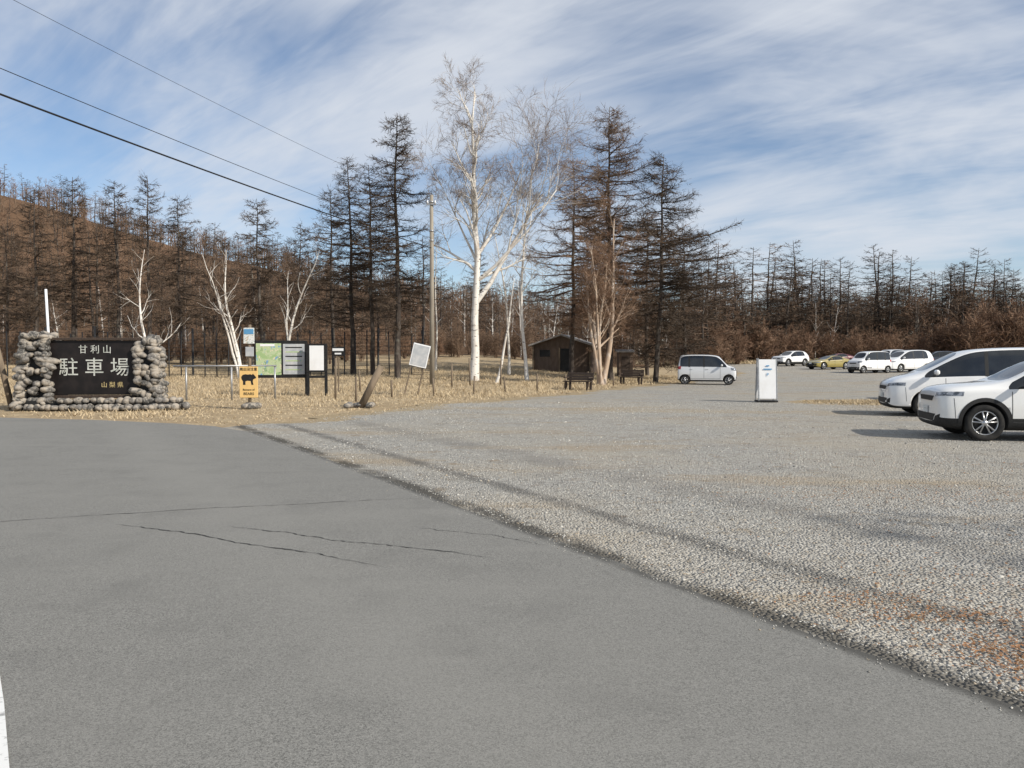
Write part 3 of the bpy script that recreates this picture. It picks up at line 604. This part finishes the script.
def car(name,kind,loc,ang,pm):
    sp=SPEC[kind]; st=sp['st']; e=empty(name,loc,math.radians(ang)); W=sp['W']
    V=[];F=[];MI=[]; nR=16; MATS=[pm,m_glass,m_plas]
    for (x,zb,zt,zz,wb,wt) in st:
        hb=zt-zb
        half=[(0,zb),(.88*wb,zb),(.975*wb,zb+.08),(wb,zb+.3*hb),(wb*1.0,zb+.68*hb),(wb*.955,zt),(wt,zz-.045),(wt*.87,zz),(0,zz+.02)]
        ring=half+[(-y,z) for y,z in half[-2:0:-1]]
        V+=[(x,y,z) for y,z in ring]
    for i in range(len(st)-1):
        for k in range(nR):
            a=i*nR+k;b=i*nR+(k+1)%nR; F.append((a,b,b+nR,a+nR))
            kk=k if k<8 else 15-k
            m=0
            if kk==0: m=2
            elif kk==1: m=2
            elif kk==2 and sp['clad']: m=2
            elif kk==5 and sp['cowl']<=i<sp['rear']-(1 if kind!='kei' else 0): m=1
            elif kk==7 and i==sp['cowl']: m=1
            elif kk in(7,) and i==sp['rear']: m=1
            MI.append(m)
    F.append(tuple(range(nR))[::-1]); MI.append(0); F.append(tuple((len(st)-1)*nR+k for k in range(nR))); MI.append(0)
    o=mk('body',V,F,MATS,MI,smooth=True); bm=bmesh.new(); bm.from_mesh(o.data); bmesh.ops.recalc_face_normals(bm,faces=bm.faces[:])
    cr=bm.edges.layers.float.new('crease_edge')
    for ed in bm.edges:
        if len(ed.link_faces)==2 and ed.link_faces[0].material_index!=ed.link_faces[1].material_index: ed[cr]=.75
        ks=[v.index%nR for v in ed.verts]
        if ks[0]==ks[1] and ks[0] in (5,11): ed[cr]=max(ed[cr],.5)
    bm.to_mesh(o.data); bm.free()
    md=o.modifiers.new('s','SUBSURF'); md.levels=2; md.render_levels=2
    dg=bpy.context.evaluated_depsgraph_get(); dg.update()
    me1=bpy.data.meshes.new_from_object(o.evaluated_get(dg)); o.modifiers.clear(); o.data=me1
    bvh=BVHTree.FromPolygons([v.co.copy() for v in me1.vertices],[tuple(p.vertices) for p in me1.polygons])
    R=sp['R']; cut=[]
    for wx in (sp['wb'],-sp['wb']):
        for s in (-1,1):
            n=32;r=R+.055;Vc=[];Fc=[]
            y0,y1=s*(W/2-.3),s*(W/2+.3)
            for i in range(n):
                a=2*math.pi*i/n; Vc+=[(wx+r*math.cos(a),y0,R+.01+r*math.sin(a)),(wx+r*math.cos(a),y1,R+.01+r*math.sin(a))]
            for i in range(n): Fc.append((2*i,2*i+1,2*((i+1)%n)+1,2*((i+1)%n)))
            Fc+= [tuple(2*i for i in range(n))[::-1],tuple(2*i+1 for i in range(n))]
            c=mk('cut',Vc,Fc,MATS,[2]*len(Fc)); bm=bmesh.new(); bm.from_mesh(c.data); bmesh.ops.recalc_face_normals(bm,faces=bm.faces[:]); bm.to_mesh(c.data); bm.free(); cut.append(c)
            b=o.modifiers.new('b','BOOLEAN'); b.object=c; b.operation='DIFFERENCE'; b.solver='EXACT'
    dg=bpy.context.evaluated_depsgraph_get(); dg.update()
    me2=bpy.data.meshes.new_from_object(o.evaluated_get(dg)); o.modifiers.clear(); o.data=me2
    for c in cut: bpy.data.objects.remove(c)
    o.parent=e
    def decal(nm,q,d,mat,nu=8,nv=4,off=.004,rad=None):
        d=Vector(d).normalized(); a,b_,c,dd=[Vector(v) for v in q]; Vv=[];Ff=[]
        for j in range(nv+1):
            for i in range(nu+1):
                P=a.lerp(b_,i/nu).lerp(dd.lerp(c,i/nu),j/nv); h_=bvh.ray_cast(P-d*3,d)[0]
                Vv.append(tuple((h_ if h_ else P)-d*off))
        for j in range(nv):
            for i in range(nu):
                k=j*(nu+1)+i; Ff.append((k,k+1,k+nu+2,k+nu+1))
        return mk(nm,Vv,Ff,[mat],parent=e,smooth=True)
    L2=st[0][0]; Lr=st[-1][0]
    for s in (-1,1):
        c=Vector((L2-.16,s*W*.385,sp['lz'])); dr=Vector((-1,-s*.75,-.12)).normalized(); pr=Vector((-.6,s*.8,0)).normalized()
        hw,hh=.2,.062
        if kind=='kei': hw,hh=.14,.12
        decal('head_lamp',[c-pr*hw+Vector((0,0,-hh*.7)),c+pr*hw*1.5+Vector((0,0,-hh*.1)),c+pr*hw*1.5+Vector((0,0,hh*1.3)),c-pr*hw+Vector((0,0,hh*.6))],dr,m_lamp,off=.006)
        c=Vector((Lr+.1,s*W*.4,sp['tz'])); dr=Vector((1,-s*.6,0)).normalized(); pr=Vector((.5,s*.85,0)).normalized()
        decal('tail_lamp',[c-pr*.16+Vector((0,0,-.06)),c+pr*.16+Vector((0,0,-.09)),c+pr*.16+Vector((0,0,.1)),c-pr*.16+Vector((0,0,.07))],dr,m_tail,off=.006)
        c=Vector((L2-.05,s*W*.36,.42)); decal('fog_recess',[c+Vector((0,-s*.1,-.05)),c+Vector((0,s*.1,-.05)),c+Vector((0,s*.12,.09)),c+Vector((0,-s*.05,.04))],(-1,-s*.3,0),m_plas,4,3)
        xb=sp['wb']+R+.16
        decal('bumper_gap',[(xb-.005,s*2,.42),(xb+.005,s*2,.42),(xb+.035,s*2,sp['lz']-.06),(xb+.025,s*2,sp['lz']-.06)],(0,-s,0),m_seam,1,6,.002)
        zl=.36; zbelt=st[6][2]; 
        xs_=[sp['wb']-.46,-.02,-sp['wb']+.38] if kind!='kei' else [.78,-.15,-.95]
        for x in xs_: decal('door_gap',[(x-.007,s*2,zl),(x+.007,s*2,zl),(x+.007,s*2,zbelt),(x-.007,s*2,zbelt)],(0,-s,0),m_seam,1,8,.002)
        decal('sill_gap',[(xs_[-1],s*2,zl),(xs_[0],s*2,zl),(xs_[0],s*2,zl+.014),(xs_[-1],s*2,zl+.014)],(0,-s,0),m_seam,12,1,.002)
        for x in (xs_[1],xs_[2]-.05):
            decal('window_pillar',[(x-.045,s*2,zbelt+.0),(x+.045,s*2,zbelt+.0),(x+.03,s*2,sp['H']-.12),(x-.06,s*2,sp['H']-.12)],(0,-s,0),m_plas,2,6,.003)
        for x in (xs_[0]-.75,xs_[1]-.72):
            hy_=bvh.ray_cast(Vector((x,s*3,zbelt-.12)),Vector((0,-s,0)))[0]
            if hy_: box('door_handle',(.17,.035,.03),(x,hy_.y+s*.014,zbelt-.12),pm,e,bev=.01)
        xm=st[sp['cowl']][0]-.28
        mm=box('mirror',(.12,.2,.14),(xm,s*(W/2+.1),zbelt+.1),pm if not sp['clad'] else m_plas,e,bev=.04)
        for wx in (sp['wb'],-sp['wb']):
            if sp['clad']:
                Vv=[];Ff=[];n=24
                for i in range(n+1):
                    a=math.pi*(-.06+1.12*i/n)
                    for rr in (R+.05,R+.125):
                        px,pz=wx+rr*math.cos(a),R+.01+rr*math.sin(a); h_=bvh.ray_cast(Vector((px,s*3,pz)),Vector((0,-s,0)))[0]
                        yy_=h_.y if h_ else s*(W/2-.02)
                        Vv.append((px,yy_+s*.008,pz))
                    if i: k=2*i; Ff.append((k-2,k-1,k+1,k))
                mk('arch_trim',Vv,Ff,[m_plas],parent=e,smooth=True)
            wheel(e,wx,s*(W/2-.115),R,s)
    decal('grille',[(L2,-W*.22,sp['lz']-.13),(L2,W*.22,sp['lz']-.13),(L2,W*.27,sp['lz']-.03),(L2,-W*.27,sp['lz']-.03)],(-1,0,0),m_plas,10,3)
    decal('air_intake',[(L2,-W*.25,.3),(L2,W*.25,.3),(L2,W*.34,.5),(L2,-W*.34,.5)],(-1,0,0),m_plas,10,3)
    decal('number_plate',[(L2,-.165,.5),(L2,.165,.5),(L2,.165,.64),(L2,-.165,.64)],(-1,0,0),m_plate,2,2,.014)
    decal('number_plate',[(Lr,-.165,.62),(Lr,.165,.62),(Lr,.165,.78),(Lr,-.165,.78)],(1,0,0),m_plate,2,2,.014)
    box('underbody',(abs(L2-Lr)*.8,W*.6,.1),((L2+Lr)/2,0,.24),m_plas,e)
    return e
cz=lambda x,y:(x,y,Hz(x,y)+.004+.05*float(ss(42,60,y)))
car('parked_suv','suv',(10.5,15.45,.004),167,p_pearl)
car('parked_minivan','mpv',(12.8,21.5,.004),165,p_white)
car('parked_kei_van','kei',cz(11.7,46.8),-16,p_silver)
car('parked_suv','suv',cz(29.6,83),-150,p_white)
car('parked_coupe','coupe',cz(29.6,73),-160,p_yel)
car('parked_kei_van','kei',cz(29.3,64),-160,p_white)
car('parked_minivan','mpv',cz(33.3,66),-160,p_white)
car('parked_car','coupe',cz(36.5,88),-170,p_red)
car('parked_suv','suv',cz(43.5,80),170,p_dark)
car('parked_kei_van','kei',cz(38.8,80),-150,p_silver)
car('parked_suv','suv',(17.2,29.5,.004),165,p_dark)
# ---------------------------------------------------------------- light
el,azm=math.radians(34),math.radians(124)
sd=Vector((math.sin(azm)*math.cos(el),math.cos(azm)*math.cos(el),math.sin(el)))
sun=bpy.data.lights.new('sun','SUN'); sun.energy=5; sun.angle=math.radians(.53); sun.color=(1,.93,.82)
so=bpy.data.objects.new('sun',sun); so.rotation_euler=sd.to_track_quat('Z','Y').to_euler(); so.location=(20,-20,30); link(so)
w=bpy.data.worlds.new('World'); S.world=w; w.use_nodes=True; nt=w.node_tree; N=nt.nodes; L=nt.links
bg=N['Background']; sky=N.new('ShaderNodeTexSky'); sky.sky_type='NISHITA'; sky.sun_disc=False; sky.sun_elevation=el; sky.sun_rotation=azm; sky.altitude=1200; sky.air_density=1.0; sky.dust_density=1.5; sky.ozone_density=1.5
tc=N.new('ShaderNodeTexCoord'); sep=N.new('ShaderNodeSeparateXYZ'); L.new(tc.outputs['Generated'],sep.inputs[0])
def mth(op,a,b=None,c=None):
    m=N.new('ShaderNodeMath'); m.operation=op
    for i,v in enumerate((a,b,c)):
        if v is None: continue
        if isinstance(v,(int,float)): m.inputs[i].default_value=v
        else: L.new(v,m.inputs[i])
    return m.outputs[0]
zz=mth('ADD',mth('MAXIMUM',sep.outputs[2],0),.3)
cb=N.new('ShaderNodeCombineXYZ'); L.new(mth('DIVIDE',sep.outputs[0],zz),cb.inputs[0]); L.new(mth('DIVIDE',sep.outputs[1],zz),cb.inputs[1])
def nz(rot,sc,scale,det,dist,off=(0,0,0),rg=.55):
    mp=N.new('ShaderNodeMapping'); mp.vector_type='TEXTURE'; mp.inputs['Rotation'].default_value=(0,0,rot); mp.inputs['Scale'].default_value=sc; mp.inputs['Location'].default_value=off; L.new(cb.outputs[0],mp.inputs[0])
    n=N.new('ShaderNodeTexNoise'); n.inputs['Scale'].default_value=scale; n.inputs['Detail'].default_value=det; n.inputs['Distortion'].default_value=dist; n.inputs['Roughness'].default_value=rg; L.new(mp.outputs[0],n.inputs['Vector']); return n.outputs['Fac']
a=nz(-.5,(1.7,.9,1),1.9,5,.5,(3.1,1.2,0),.6); b_=nz(-.4,(1.5,1.,1),.9,2,.3,(1.2,4.4,0)); c_=nz(-.6,(2.2,.6,1),4.5,5,.7,(0,2,0),.62)
s=mth('ADD',mth('ADD',mth('MULTIPLY',a,.8),mth('MULTIPLY',b_,1.)),mth('MULTIPLY',c_,.35))
mr=N.new('ShaderNodeMapRange'); mr.interpolation_type='SMOOTHSTEP'; mr.inputs[1].default_value=.86; mr.inputs[2].default_value=1.3; mr.inputs[4].default_value=.9; L.new(s,mr.inputs[0])
mx=N.new('ShaderNodeMix'); mx.data_type='RGBA'; L.new(mr.outputs[0],mx.inputs[0]); L.new(sky.outputs[0],mx.inputs[6]); mx.inputs[7].default_value=(5.5,5.8,6.3,1)
L.new(mx.outputs[2],bg.inputs[0]); bg.inputs[1].default_value=.13
# ---------------------------------------------------------------- camera
c=bpy.data.cameras.new('camera'); c.lens=27.42; c.sensor_width=36; c.clip_end=6000; c.clip_start=.05
co=bpy.data.objects.new('camera',c); co.location=(0,0,1.6); co.rotation_euler=(math.radians(90-1.91),0,0); link(co); S.camera=co
S.view_settings.view_transform='Standard'; S.view_settings.look='None'; S.view_settings.exposure=0
print('objs',len(bpy.data.objects))
